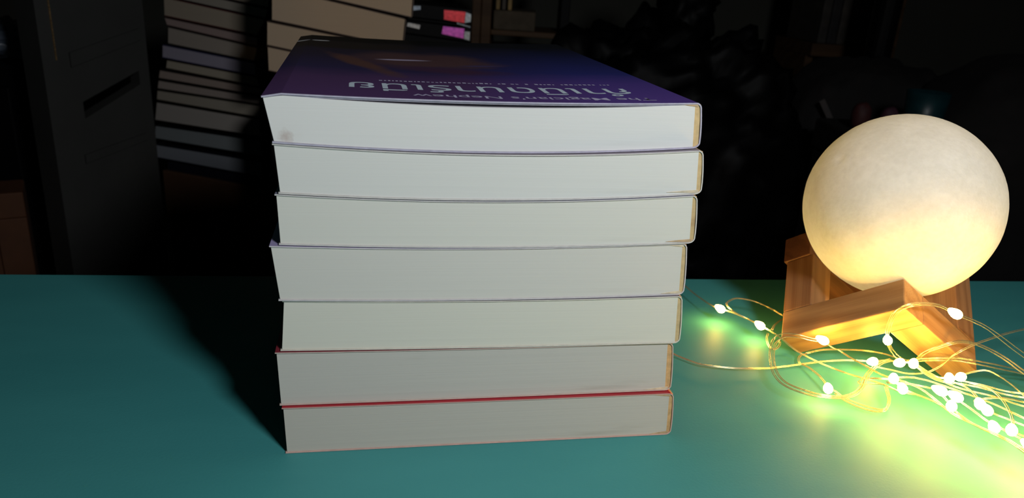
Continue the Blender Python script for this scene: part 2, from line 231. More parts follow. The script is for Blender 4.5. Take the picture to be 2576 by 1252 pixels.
[[184.6,313.7,8.0],[183.0,313.4,8.7],[181.4,313.2,9.3],[180.2,313.2,10.0],[179.3,313.9,10.6],[178.7,315.0,11.3],[177.1,314.1,13.0],[175.8,313.6,14.7],[174.5,313.2,16.5],[172.8,311.4,19.0],[170.2,307.2,22.7],[168.2,303.7,26.0],[166.7,300.9,29.0],[166.1,299.7,31.2],[165.9,299.3,33.1],[165.8,298.6,35.0],[165.4,297.3,37.1],[165.0,295.6,39.1],[164.9,294.1,41.0],[165.1,292.9,42.6],[165.7,291.8,43.9],[166.6,290.9,45.0],[168.1,290.7,45.7],[170.2,291.1,46.0],[172.8,292.2,45.8],[176.5,294.3,45.0],[180.5,296.5,44.0],[184.1,298.1,43.0],[186.7,298.7,42.0],[188.9,298.7,40.9],[191.0,298.4,40.0],[194.0,299.3,38.8],[197.5,300.7,37.4],[200.9,302.0,36.0],[203.9,302.6,34.7],[206.9,303.1,33.5],[209.9,303.7,32.0],[212.9,304.6,30.2],[216.0,305.7,28.2],[219.4,306.5,26.0],[223.1,307.0,23.6],[227.2,307.2,21.0],[232.2,307.6,18.0],[238.5,308.3,14.3],[245.6,309.2,10.1],[252.7,309.9,6.0]],
[[185.5,308.2,10.7],[185.6,307.2,12.8],[185.5,305.7,15.1],[185.4,304.0,17.4],[185.8,302.9,19.1],[186.4,301.8,20.5],[187.4,300.8,22.0],[189.2,300.2,23.4],[191.3,299.6,24.9],[193.4,299.3,26.0],[195.7,299.9,26.4],[198.4,301.2,26.3],[201.4,302.7,25.8],[205.0,304.3,24.9],[209.3,306.4,23.4],[213.4,308.0,21.8],[217.3,309.0,20.2],[221.0,309.4,18.6],[224.4,309.1,17.0],[227.2,308.0,15.6],[230.2,306.7,13.9],[233.5,305.1,12.0],[237.6,303.1,9.8],[242.0,300.8,7.4],[246.5,298.6,5.0]],
[[186.7,309.5,9.7],[186.8,308.1,11.8],[186.7,306.4,14.1],[186.6,304.5,16.4],[187.0,303.4,18.1],[187.6,302.4,19.5],[188.5,301.4,21.0],[190.1,300.7,22.4],[192.0,300.1,23.9],[194.0,299.8,25.0],[196.0,300.0,25.6],[198.3,300.9,25.7],[201.1,301.9,25.4],[204.6,303.4,24.5],[208.6,304.9,23.2],[212.5,306.3,21.6],[216.2,307.2,20.0],[219.6,307.4,18.4],[222.6,306.6,17.0],[225.3,305.5,15.6],[228.0,304.2,13.9],[231.3,302.6,12.0],[235.3,300.7,9.8],[239.7,298.4,7.4],[244.1,296.3,5.0]],
[[171.0,312.8,5.0],[173.2,312.2,5.0],[175.3,311.6,4.9],[177.4,310.7,5.0],[179.4,309.3,5.2],[181.4,307.6,5.5],[183.3,306.0,6.0],[185.1,304.7,6.8],[187.0,303.4,7.9],[188.9,302.6,9.0],[191.1,302.5,10.2],[193.2,302.5,11.8],[194.8,302.4,13.4],[195.7,301.8,15.2],[196.2,301.1,17.2],[196.7,300.4,19.0],[197.9,300.2,20.4],[199.2,300.0,21.8],[201.1,300.5,22.8],[203.2,301.1,23.7],[205.8,302.0,24.6],[209.0,303.5,25.2],[213.4,305.9,25.5],[218.2,308.6,25.8],[223.1,311.4,26.0],[227.5,313.6,26.2],[231.9,315.8,26.3],[238.1,319.3,26.0],[247.2,325.0,25.0],[258.3,332.0,23.5],[269.8,339.2,22.0]],
[[167.8,288.8,20.0],[170.0,289.1,20.1],[172.2,289.5,20.1],[174.2,289.3,20.0],[176.0,288.4,19.4],[177.6,287.0,18.7],[179.2,285.7,18.0],[180.6,284.7,17.6],[181.9,283.8,17.2],[183.3,283.3,17.0],[184.6,283.4,16.9],[186.0,283.8,17.0],[187.4,283.9,17.0],[188.7,283.4,17.0],[190.0,282.6,17.0],[191.7,281.8,17.0],[193.8,281.1,17.0],[196.2,280.4,17.0],[198.7,279.5,17.0],[201.2,278.1,17.0],[203.7,276.6,17.0],[206.2,275.4,17.0],[208.2,274.7,17.1],[210.1,274.5,17.1],[213.1,274.4,17.0],[218.0,274.6,16.5],[223.9,275.0,15.7],[229.8,275.5,15.0]],
[[174.8,289.5,19.0],[176.2,287.7,18.3],[177.5,286.0,17.5],[178.8,284.4,17.0],[179.8,282.7,16.9],[180.9,281.1,16.9],[182.4,279.9,17.0],[184.7,279.4,17.0],[187.5,279.3,17.0],[190.2,279.0,17.0],[192.5,278.4,17.0],[194.8,277.7,17.0],[197.2,276.7,17.0],[199.7,275.4,17.0],[202.2,273.9,17.0],[204.6,272.7,17.0],[206.5,271.9,17.1],[208.3,271.4,17.1],[211.1,271.1,17.0],[215.7,271.1,16.5],[221.4,271.3,15.7],[227.2,271.5,15.0]],
[[201.3,304.1,6.0],[202.9,303.4,7.4],[204.5,302.7,8.7],[206.3,302.1,10.0],[208.4,301.7,11.2],[210.8,301.3,12.3],[212.9,300.9,13.0],[214.7,300.2,13.1],[216.2,299.5,12.7],[218.0,298.7,12.0],[220.3,298.2,10.9],[222.9,297.6,9.4],[225.1,296.9,8.0],[226.6,296.2,6.9],[227.8,295.3,5.9],[229.3,293.7,5.0],[231.4,291.0,4.3],[233.7,287.6,3.6],[236.1,284.3,3.0]],
[[159.5,269.0,17.0],[158.6,271.3,16.7],[157.7,273.6,16.4],[156.7,275.7,16.0],[155.5,277.1,15.4],[154.2,278.3,14.7],[153.1,279.6,13.8],[152.4,281.4,12.6],[151.9,283.4,11.4],[151.5,284.9,10.6],[151.5,285.8,10.5],[151.6,286.3,10.9],[151.8,286.2,11.6],[152.0,285.4,12.4],[152.2,284.1,13.6],[152.6,282.7,14.6],[153.3,281.4,15.5],[154.2,280.0,16.4],[155.4,279.0,17.0],[157.2,278.7,17.2],[159.3,278.9,17.1],[160.9,278.4,17.0],[161.6,276.6,17.0],[161.7,274.1,17.1],[162.2,272.2,17.0],[163.3,271.3,16.7],[164.7,270.9,16.3],[166.3,270.0,16.0],[168.0,268.5,16.0],[169.9,266.6,16.0],[171.7,264.7,16.0],[173.2,262.8,15.7],[174.6,260.7,15.3],[175.9,258.7,15.0],[177.2,256.7,14.9],[178.4,254.7,14.9],[179.5,252.5,15.0],[180.5,250.0,15.3],[181.5,247.3,15.7],[182.5,245.0,16.0],[184.0,243.1,16.1],[185.7,241.6,16.0],[186.9,239.9,16.0],[187.4,237.8,16.0],[187.6,235.6,16.1],[188.1,233.1,16.0],[189.2,230.4,15.7],[190.7,227.6,15.4],[192.1,224.8,15.0]],
[[156.3,274.1,18.0],[159.7,274.2,18.0],[163.1,274.3,18.0],[166.1,274.1,18.0],[168.8,273.6,18.0],[171.3,272.8,17.9],[173.2,271.9,18.0],[174.2,271.0,18.3],[174.8,270.0,18.7],[175.4,268.7,19.0],[176.4,266.9,19.1],[177.5,264.8,19.1],[178.5,262.8,19.0],[179.7,260.9,18.7],[180.9,259.0,18.3],[181.9,257.0,18.0],[182.5,254.5,17.9],[182.8,251.8,18.0],[183.3,249.4,18.0],[184.1,247.6,18.0],[185.0,246.1,18.1],[186.1,244.5,18.0],[187.6,242.8,17.8],[189.4,241.0,17.4],[191.3,238.9,17.0],[193.5,236.1,16.4],[195.9,233.0,15.7],[198.3,230.0,15.0]],
[[184.8,276.2,19.0],[185.1,273.7,19.7],[185.4,271.3,20.4],[185.5,268.8,21.0],[185.3,266.1,21.4],[185.0,263.4,21.8],[184.6,260.9,22.0],[184.0,259.0,22.1],[183.3,257.2,22.1],[182.9,255.8,22.0],[183.0,254.6,21.8],[183.3,253.6,21.4],[183.9,253.0,21.0],[185.0,253.0,20.4],[186.4,253.4,19.6],[188.0,253.4,19.0],[189.7,252.6,18.6],[191.5,251.6,18.4],[193.6,250.7,18.0],[196.0,250.0,17.4],[198.6,249.3,16.7],[201.3,248.7,16.0]],
[[184.9,261.5,19.0],[185.8,261.2,19.7],[186.7,260.9,20.4],[187.8,260.7,21.0],[189.3,260.6,21.4],[191.1,260.6,21.8],[192.9,260.5,22.0],[194.6,260.4,22.1],[196.3,260.2,22.1],[198.0,260.0,22.0],[199.3,259.8,21.9],[200.5,259.7,21.7],[203.1,260.0,21.0],[207.8,260.9,19.6],[213.8,262.1,17.8],[219.9,263.4,16.0]],
[[191.7,276.7,19.0],[192.5,273.6,20.0],[193.3,270.5,21.1],[193.6,267.2,22.0],[193.1,263.6,22.8],[192.2,259.8,23.5],[191.3,256.2,24.0],[190.4,252.8,24.2],[189.5,249.6,24.2],[188.8,247.0,24.0],[188.5,245.1,23.5],[188.3,243.8,22.7],[188.1,242.8,22.0],[187.6,242.0,21.3],[187.2,241.5,20.7],[187.2,241.1,20.0],[188.0,240.9,19.4],[189.3,240.8,18.7],[191.2,240.7,18.0],[193.9,240.5,17.1],[197.1,240.2,16.0],[200.4,239.9,15.0]],
[[161.9,280.5,17.0],[164.4,279.7,17.7],[166.9,278.9,18.5],[169.3,278.0,19.0],[171.6,277.1,19.1],[173.8,276.3,19.1],[176.1,275.0,19.0],[178.5,273.1,19.0],[181.1,270.8,19.0],[183.3,268.8,19.0],[185.1,267.4,19.0],[186.7,266.3,19.0],[188.4,264.9,19.0],[190.2,262.8,19.0],[192.1,260.5,19.1],[194.0,258.3,19.0],[195.7,256.4,18.8],[197.4,254.7,18.5],[199.7,253.0,18.0],[203.0,251.5,17.1],[206.8,250.1,16.1],[210.6,248.7,15.0]],
[[174.0,294.0,19.0],[174.9,292.3,18.7],[175.7,290.7,18.3],[176.6,289.1,18.0],[177.8,287.7,17.6],[179.1,286.4,17.3],[180.6,284.6,17.0],[182.2,282.0,16.9],[183.8,278.9,17.0],[185.5,276.5,17.0],[187.1,275.2,17.0],[188.7,274.5,17.0],[190.6,273.7,17.0],[192.9,272.7,17.0],[195.6,271.7,17.0],[198.4,270.4,17.0],[200.9,268.3,17.1],[203.4,265.9,17.1],[206.7,263.9,17.0],[211.2,262.7,16.5],[216.5,261.8,15.7],[221.7,260.9,15.0]],
[[175.6,269.4,18.0],[175.5,267.4,18.0],[175.4,265.4,17.9],[175.2,263.4,18.0],[174.7,261.0,18.4],[174.0,258.5,18.9],[173.8,256.6,19.0],[174.1,255.9,18.5],[174.8,255.7,17.7],[175.7,255.0,17.0],[176.7,253.4,16.6],[177.8,251.3,16.2],[179.0,249.3,16.0],[180.3,247.4,15.9],[181.8,245.4,16.0],[183.2,243.5,16.0],[184.5,241.6,16.0],[185.7,239.7,16.1],[186.9,237.4,16.0],[188.0,234.4,15.7],[189.0,231.1,15.4],[189.9,228.0,15.0]]]


# ------------------------------------------------------------------ room shell
m_floor = plain('floor_paint', (40, 38, 36), .7, .2, 6)
m_wall = plain('wall_paint', (92, 92, 84), .9, .08, 4)
m_dark = plain('dark_paint', (26, 25, 25), .6, .2, 12)
def shell(name, b, m): return struct(bbox_obj(name, b, m))
shell('floor', (-1.7, -1.2, -.77, 1.7, 2.1, -.75), m_floor)
shell('wall_back', (-1.7, 2.0, -.75, 1.7, 2.1, 1.7), m_wall)
shell('wall_left', (-1.75, -1.2, -.75, -1.65, 2.0, 1.7), m_wall)
shell('wall_right', (1.65, -1.2, -.75, 1.75, 2.0, 1.7), m_wall)
shell('ceiling', (-1.75, -1.2, 1.7, 1.75, 2.1, 1.75), m_wall)

# ------------------------------------------------------------------ teal table
def table_material():
    m, nt, b = mat('teal_enamel')
    big = noise_n(nt, coords(nt, (5, 14, 5)), 1.0, 4, .6)
    fine = noise_n(nt, coords(nt), 900, 3)
    col = ramp(nt, big, [(.3, TEAL_A), (.7, TEAL_B)])
    nt.links.new(col, b.inputs['Base Color'])
    b.inputs['Roughness'].default_value = .56; b.inputs['Specular IOR Level'].default_value = .32
    bump(nt, b, fine, .12, .0004)
    return m
TEAL_A = (.048, .275, .28, 1); TEAL_B = (.062, .32, .32, 1)
m_teal = table_material()
PHI = 0.15757
tbl = root('table', 'teal painted table top carrying the big stack of books and the moon lamp', 'table', (0, .4041, -.75), PHI)
def tbl_part(name, b, m, bev=0): return bbox_obj(name, b, m, tbl, bev)
tbl_part('table_top', (-1.0, -.80, .728, 1.05, 0, .75), m_teal, .0015)
for sx in (-.93, .93):
    for sy in (-.74, -.07): tbl_part('leg', (sx - .025, sy - .025, 0, sx + .025, sy + .025, .728), m_dark, .003)
tbl_part('apron', (-.90, -.085, .64, .90, -.065, .728), m_dark)

# low dark bench behind the table that carries everything in the background
bench = root('bench', 'low dark bench behind the teal table holding the background clutter', 'bench', (0, 0, -.75))
bbox_obj('bench_top', (-1.15, .60, .45, 1.2, 1.78, .48), m_dark, bench, .002)
for sx in (-1.08, 1.12):
    for sy in (.67, 1.70): bbox_obj('leg', (sx - .03, sy - .03, 0, sx + .03, sy + .03, .45), m_dark, bench)
BZ = -.27                                                    # height of the bench top

# ------------------------------------------------------------------ books
def book(name, label, group, O, theta, zbase, q, sag=(0, 0), D=.19, c=.0005, cover=(None, None), pages=None, glue=None, glue_w=.0014,
         v0=0.0, N=20, gap=0.0, spine_right=True, curl=0.0, cat='book', flap=None):
    """q = front-face corners BL BR TR TL as (u, z); the spine is on the right"""
    r = root(name, label, cat, (O[0], O[1], zbase), theta, group)
    (ubl, zbl), (ubr, zbr), (utr, ztr), (utl, ztl) = [(q[i], q[i + 1] - zbase) for i in (0, 2, 4, 6)]
    def zb(s): return zbl + (zbr - zbl) * s + sag[0] * 4 * s * (1 - s)
    def zt(s): return ztl + (ztr - ztl) * s + sag[1] * 4 * s * (1 - s) - curl * max(0, 1 - s / .045) ** 2
    eps = .00012
    H = (ztl + ztr - zbl - zbr) / 2
    # cover: outer path bottom-left -> spine -> top-left
    path = []
    for i in range(N + 1):
        s = i / N * .985; path.append((ubl - .0003 + (ubr - ubl) * s, zb(s) + eps))
    rc = min(.0022, H * .14)
    for k in range(1, 6):                                    # bottom spine corner, spine bulge, top corner
        t = k / 6 * math.pi / 2; path.append((ubr - rc * (1 - math.sin(t)) , zb(1) + eps + rc * (1 - math.cos(t))))
    for k in range(1, 6):
        t = k / 6; path.append((ubr + (utr - ubr) * t + .0002 * math.sin(math.pi * t), zb(1) + rc + (zt(1) - zb(1) - 2 * rc) * t))
    for k in range(1, 6):
        t = k / 6 * math.pi / 2; path.append((utr - rc * (1 - math.cos(t)), zt(1) - eps - rc * (1 - math.sin(t))))
    for i in range(N + 1):
        s = (1 - i / N) * .985; path.append((utl - .0003 + (utr - utl) * s, zt(s) - eps))
    inner = []
    for i, p in enumerate(path):
        a = path[max(i - 1, 0)]; b2 = path[min(i + 1, len(path) - 1)]
        t = Vector((b2[0] - a[0], b2[1] - a[1])).normalized(); n = Vector((-t.y, t.x))
        inner.append((p[0] + n.x * c, p[1] + n.y * c))
    L = len(path); V = []; F = []; mi = []
    y0, y1 = v0 - .0004, v0 + D + .0004
    for y in (y0, y1):
        V += [(u, y, z) for u, z in path] + [(u, y, z) for u, z in inner]
    for i in range(L - 1):
        F.append((i, i + 1, 2 * L + i + 1, 2 * L + i)); mi.append(0)
        F.append((L + i, L + i + 1, 3 * L + i + 1, 3 * L + i)); mi.append(1)
        F.append((i, i + 1, L + i + 1, L + i)); mi.append(1)
        F.append((2 * L + i, 2 * L + i + 1, 3 * L + i + 1, 3 * L + i)); mi.append(1)
    for i in (0, L - 1): F.append((i, L + i, 3 * L + i, 2 * L + i)); mi.append(1)
    obj('cover', V, F, list(cover), r, mi)
    # page block and glue strip
    def block(nm, uL, uR, m, n, lean=0.0):
        lo = []; hi = []
        for i in range(n + 1):
            f = i / n
            ub = uL[0] + (uR[0] - uL[0]) * f; ut = uL[1] + (uR[1] - uL[1]) * f
            sb = (ub - ubl) / (ubr - ubl); st = (ut - utl) / (utr - utl)
            g = gap * math.sin(math.pi * min(1, max(0, st))) ** 1.0
            lo.append((ub, zb(sb) + c + eps * 1.5)); hi.append((ut, zt(st) - c - eps * 1.5 - g))
        loop = lo + hi[::-1]; k = len(loop)
        V = [(u, v0, z) for u, z in loop] + [(u, v0 + D, z) for u, z in loop]
        F = [(j, (j + 1) % k, k + (j + 1) % k, k + j) for j in range(k)]
        for j in range(n):                                   # front and back in vertical strips
            a, b_, t2, t1 = j, j + 1, k - 2 - j, k - 1 - j
            F.append((a, b_, t2, t1)); F.append((k + a, k + b_, k + t2, k + t1))
        return obj(nm, V, F, m, r)
    block('page_block', (ubl + .0002, utl + .0002), (ubr - glue_w - c * 1.3, utr - glue_w - c * 1.3), pages, N)
    if glue: block('glue_strip', (ubr - glue_w - c * 1.3, utr - glue_w - c * 1.3), (ubr - c * .98, utr - c * .98), glue, 2)
    return r, zt, (utl, utr)

m_glue = plain('spine_glue', (222, 190, 138), .6, .12, 500)
m_glue2 = plain('aged_spine_glue', (226, 176, 120), .6, .18, 500)
m_edge = plain('cover_board_edge', (214, 206, 192), .8, .08, 300)
m_edge_p = plain('violet_cover_edge', (186, 182, 200), .8, .10, 400)
def gloss(name, rgb, rough=.35): return plain(name, rgb, rough, .08, 30, spec=.5)
def cover_art():
    m, nt, b = mat('violet_cover_print')
    tc = nt.nodes.new('ShaderNodeTexCoord'); sx = nt.nodes.new('ShaderNodeSeparateXYZ'); nt.links.new(tc.outputs['Object'], sx.inputs[0])
    wob = noise_n(nt, coords(nt), 45, 3)
    u, v = sx.outputs[0], sx.outputs[1]
    vv = math_n(nt, 'ADD', v, math_n(nt, 'MULTIPLY', math_n(nt, 'SUBTRACT', wob, .5), .02))
    base = ramp(nt, math_n(nt, 'MULTIPLY', vv, 5.0), [(0.0, lin((86, 60, 104))), (.20, lin((84, 58, 100))), (.33, lin((52, 46, 83))), (.55, lin((49, 43, 64))), (.78, lin((43, 38, 46))), (.86, lin((20, 20, 19)))])
    uu = math_n(nt, 'ADD', u, math_n(nt, 'MULTIPLY', math_n(nt, 'SUBTRACT', wob, .5), .03))
    blue = ramp(nt, math_n(nt, 'MULTIPLY', vv, 5.0), [(0.0, lin((92, 68, 142))), (.22, lin((83, 64, 140))), (.34, lin((49, 52, 120))), (.62, lin((36, 41, 86))), (.86, lin((24, 27, 35)))])
    col = mix(nt, ramp(nt, math_n(nt, 'MULTIPLY', uu, 7.0), [(.40, (0, 0, 0, 1)), (.78, (1, 1, 1, 1))]), base, blue)
    def blob(u0, v0, a, bb, rot=0.0, soft=.4):
        du = math_n(nt, 'SUBTRACT', u, u0); dv = math_n(nt, 'SUBTRACT', v, v0); cR, sR = math.cos(rot), math.sin(rot)
        p = math_n(nt, 'ADD', math_n(nt, 'MULTIPLY', du, cR / a), math_n(nt, 'MULTIPLY', dv, sR / a))
        q = math_n(nt, 'ADD', math_n(nt, 'MULTIPLY', du, -sR / bb), math_n(nt, 'MULTIPLY', dv, cR / bb))
        d = math_n(nt, 'SQRT', math_n(nt, 'ADD', math_n(nt, 'MULTIPLY', p, p), math_n(nt, 'MULTIPLY', q, q)))
        d = math_n(nt, 'ADD', d, math_n(nt, 'MULTIPLY', math_n(nt, 'SUBTRACT', wob, .5), .9))
        return ramp(nt, d, [(1 - soft, (1, 1, 1, 1)), (1 + soft, (0, 0, 0, 1))])
    col = mix(nt, blob(.054, .100, .038, .034, 0, .5), col, lin((92, 66, 68)))
    col = mix(nt, blob(.027, .084, .044, .007, -1.19, .5), col, lin((98, 68, 62)))
    col = mix(nt, blob(.062, .070, .030, .012, -.2, .6), col, lin((73, 48, 73)))
    col = mix(nt, blob(.018, .150, .045, .018, 0, .3), col, lin((44, 38, 36)))
    col = mix(nt, blob(.046, .100, .014, .0032, .1, .5), col, lin((190, 178, 205)))
    col = mix(nt, blob(.078, .088, .012, .003, .2, .7), col, lin((80, 68, 104)))
    col = mix(nt, blob(-.001, .1645, .0045, .0016, .1, .2), col, lin((255, 255, 255)))
    col = mix(nt, blob(.009, .1650, .0045, .0016, .1, .2), col, lin((255, 255, 255)))
    nt.links.new(col, b.inputs['Base Color']); b.inputs['Roughness'].default_value = .34; b.inputs['Specular IOR Level'].default_value = .4
    return m

BO = (-0.07547, 0.22667); BTH = 0.19723
Z = [(0, 0), (18.9, 18.8), (39.9, 39.4), (58.8, 58.9), (78.4, 79.1), (95.6, 97.0), (111.8, 112.8), (127.5, 128.5)]
SAG = [0, -.2, -.35, -.95, -1.4, -2.3, -2.5, -1.2]
UX = [(0, 144.7, 143.6, -.6), (-1.4, 142.8, 141.2, -2.1), (-.3, 143.0, 141.6, 1.0), (-.1, 142.0, 140.6, -2.2), (.8, 142.8, 141.5, .2), (1.4, 142.8, 141.5, .2), (.3, 140.6, 139.3, -2.3)]
PG = [(206, 200, 190), (208, 204, 196), (230, 227, 214), (224, 221, 213), (230, 228, 219), (232, 231, 226), (234, 233, 230)]
COV = [(170, 40, 52), (130, 44, 56), (140, 132, 140), (160, 150, 190), (130, 130, 150), (150, 140, 150), None]
EDG = [(212, 176, 166), (208, 188, 178), (220, 214, 202), (214, 208, 210), (216, 212, 210), (216, 212, 208), None]
BLAB = ['lowest paperback of the big stack, red cover, resting on the teal table',
        'second paperback from the bottom of the big stack, with spotted pages',
        'third paperback from the bottom of the big stack, clean cream pages',
        'middle paperback of the big stack, slanting fore edge jutting out left',
        'third paperback from the top of the big stack',
        'second paperback from the top of the big stack, directly under the violet book',
        'top paperback of the big stack with violet cover lettered in silver Thai script']
DTH = [.0, .004, -.006, .003, -.003, .004, .022]
V0 = [-.0013, .0, .0006, .0, .0003, .0, -.0004]
top_info = None
BLEED = [(-1, 1), (-1,), (), (-1, 1), (-1,), (-1,), (1,)]
m_bleed = [plain('glue_bleed', (196, 168, 132), .7, .2, 400), plain('pale_glue_bleed', (222, 206, 178), .7, .15, 400)]
m_spot = paper('spotted_spine_glue', (222, 190, 138), .08, .3, (.1419, 0, .0085))
for i in range(7):
    u = [x / 1000 for x in UX[i]]
    q = (u[0], Z[i][0] / 1000, u[1], Z[i][1] / 1000, u[2], Z[i + 1][1] / 1000, u[3], Z[i + 1][0] / 1000)
    pg = paper('page_edges', PG[i], .025 if i > 1 else .05, .15 if i > 1 else .6, (.0040, 0, .0022) if i == 6 else None)
    if i == 6: cov = (cover_art(), m_edge_p)
    else: cov = (gloss('cover_print', COV[i]), plain('cover_edge', EDG[i], .8, .08, 300))
    top = i == 6
    res = book('paperback', BLAB[i], 'paperbacks in the big stack', BO, BTH + DTH[i], Z[i][0] / 1000 if i else 0.0, q,
               (SAG[i] / 1000, SAG[i + 1] / 1000), D=.191, c=.0005 if top else .0004, cover=cov, pages=pg,
               glue=m_spot if i == 4 else m_glue2 if i < 2 else m_glue, glue_w=.0018 if i in (1, 6) else .0013, v0=V0[i], N=24,
               gap=.0016 if top else .00025, curl=.0012 if top else 0)
    for side in BLEED[i]:                                    # dried glue creeping along the cover by the spine
        z_ = (Z[i][1] if side < 0 else Z[i + 1][1]) / 1000 - (Z[i][0] / 1000 if i else 0); ue = (UX[i][1] if side < 0 else UX[i][2]) / 1000 - .0013
        zc_ = z_ - side * .0005; w_ = .0075 + .004 * ((i * 37) % 3) / 2
        pr = [(ue, zc_), (ue, zc_ - side * .0011), (ue - w_ * .5, zc_ - side * .0007), (ue - w_, zc_ - side * .0001)]
        v_ = [(x, V0[i] - .0002, z) for x, z in pr] + [(x, V0[i] + .002, z) for x, z in pr]
        obj('glue_bleed', v_, [(0, 1, 2, 3), (4, 5, 6, 7)] + [(k, (k + 1) % 4, 4 + (k + 1) % 4, 4 + k) for k in range(4)], m_bleed[i % 2], res[0])
    if top: top_info = res
# folded cover flap showing as a second pale layer under the violet cover
rt_book, ztf, (tl, tr) = top_info
V = []; n = 20
for y in (-.0003, .188):
    for off in (-.00070, -.00115):
        V += [(tl + .001 + (tr - tl - .006) * k / n, y, ztf(.01 + .95 * k / n) + off) for k in range(n + 1)]
F = []
k1 = n + 1
for k in range(n):
    F += [(k, k + 1, 2 * k1 + k + 1, 2 * k1 + k), (k1 + k, k1 + k + 1, 3 * k1 + k + 1, 3 * k1 + k), (k, k + 1, k1 + k + 1, k1 + k), (2 * k1 + k, 2 * k1 + k + 1, 3 * k1 + k + 1, 3 * k1 + k)]
F += [(0, k1, 3 * k1, 2 * k1), (n, k1 + n, 3 * k1 + n, 2 * k1 + n)]
obj('cover_flap', V, F, m_edge_p, rt_book)
# lettering on the violet cover: it faces the far side of the table
m_silver = plain('silver_print', (205, 220, 232), .45, .1, 200)
m_silver2 = plain('grey_violet_print', (190, 186, 214), .5, .1, 200)
dg = None
def lettering(name, body, u_start, u_end, v_near, v_far, m, res=3):
    cu = bpy.data.curves.new(name, 'FONT'); cu.body = body; cu.resolution_u = res
    cu.offset = .004
    t = bpy.data.objects.new(name, cu); C.objects.link(t)
    bpy.context.view_layer.update()
    me = bpy.data.meshes.new_from_object(t.evaluated_get(bpy.context.evaluated_depsgraph_get()))
    bpy.data.objects.remove(t); bpy.data.curves.remove(cu)
    xs = [v.co.x for v in me.vertices]; ys = [v.co.y for v in me.vertices]
    x0, x1, y0, y1 = min(xs), max(xs), min(ys), max(ys)
    base = rt_book
    for v in me.vertices:
        fx = (v.co.x - x0) / (x1 - x0); fy = (v.co.y - y0) / (y1 - y0)
        uu = u_start + (u_end - u_start) * fx; s = (uu - tl) / (tr - tl)
        v.co = (uu, v_far + (v_near - v_far) * fy, ztf(s) - .00012 + .00008)
    me.name = name; me.materials.append(m)
    o = bpy.data.objects.new(name, me); C.objects.link(o); o.parent = base
    return o
lettering('title_lettering', 'กำเนิดนาร์เนีย', .1215, .0230, .0128, .0295, m_silver)
lettering('subtitle_lettering', "The Magician's Nephew", .1250, .0430, .0040, .0105, m_silver2)
# a hair-thin third line, too small to read: a row of little strokes
V, F = [], []; random.seed(3); uu = .119
while uu > .033:
    w = random.uniform(.0006, .0014)
    if random.random() < .84:
        a = .0375 + (.119 - uu) * -.03; hh = random.uniform(.0012, .0022); zz = ztf((uu - tl) / (tr - tl)) - .00005; n0 = len(V)
        V += [(uu, a, zz), (uu - w, a, zz), (uu - w, a + hh, zz), (uu, a + hh, zz)]; F.append((n0, n0 + 1, n0 + 2, n0 + 3))
    uu -= w + .0006
obj('small_print', V, F, m_silver2, rt_book)

# ------------------------------------------------------------------ wooden lamp stand
WB = [wood('beech_honey', (150, 108, 68), (178, 138, 92)), wood('beech_brown', (132, 92, 60), (160, 118, 80)), wood('beech_dark', (104, 66, 45), (130, 86, 60))]
E1 = Vector((0.57884, -0.57586, 0.57735)); E2 = Vector((0.78813, 0.21336, -0.57735)); E3 = Vector((0.20929, 0.78922, 0.57735))
SO = Vector((0.131787, 0.328406, 0.008660)); SS, SW = 0.060289, 0.0150
stand = root('lamp_stand', 'small wooden stand of three joined beech angles cradling the glowing moon lamp', 'lamp stand')
stand.location = SO + E2 * SW; stand.location.z = 0
sinv = Matrix.Translation(stand.location).inverted()
def beam(a, b, ax, m, name='wooden_beam'):
    """box a..b in stand axes; local x runs along axis ax (the grain)"""
    ex = [E1, E2, E3]; o3 = [ax, (ax + 1) % 3, (ax + 2) % 3]
    size = [b[i] - a[i] for i in range(3)]
    s = [size[i] for i in o3]
    ob = bbox_obj(name, (-s[0] / 2, -s[1] / 2, -s[2] / 2, s[0] / 2, s[1] / 2, s[2] / 2), m, stand, .0005)
    R = Matrix([ex[i] for i in o3]).transposed().to_4x4()
    ctr = SO + E1 * ((a[0] + b[0]) / 2) + E2 * ((a[1] + b[1]) / 2) + E3 * ((a[2] + b[2]) / 2)
    R.translation = ctr
    ob.matrix_parent_inverse = Matrix.Identity(4); ob.matrix_basis = sinv @ R
    return ob
g = .00008
beam((0, 0, 0), (SS, SW, SW), 0, WB[0])                       # foot of the front angle
beam((0, 0, SW + g), (SW, SW, SS - SW), 2, WB[1])             # its post
beam((SS - SW, SW + g, 0), (SS, SS, SW), 1, WB[0])            # foot of the right angle
beam((SS - SW, SS - SW, SW + g), (SS, SS, SS), 2, WB[1])      # its post
beam((-.0016, -.0006, SS - SW + g), (SW - .0016, SS - .0014, SS), 1, WB[2])          # top rail on the front post
beam((SW - .0016 + g, SS - SW, SS - SW), (SS - SW - g, SS, SS), 0, WB[1])    # top rail meeting the right post

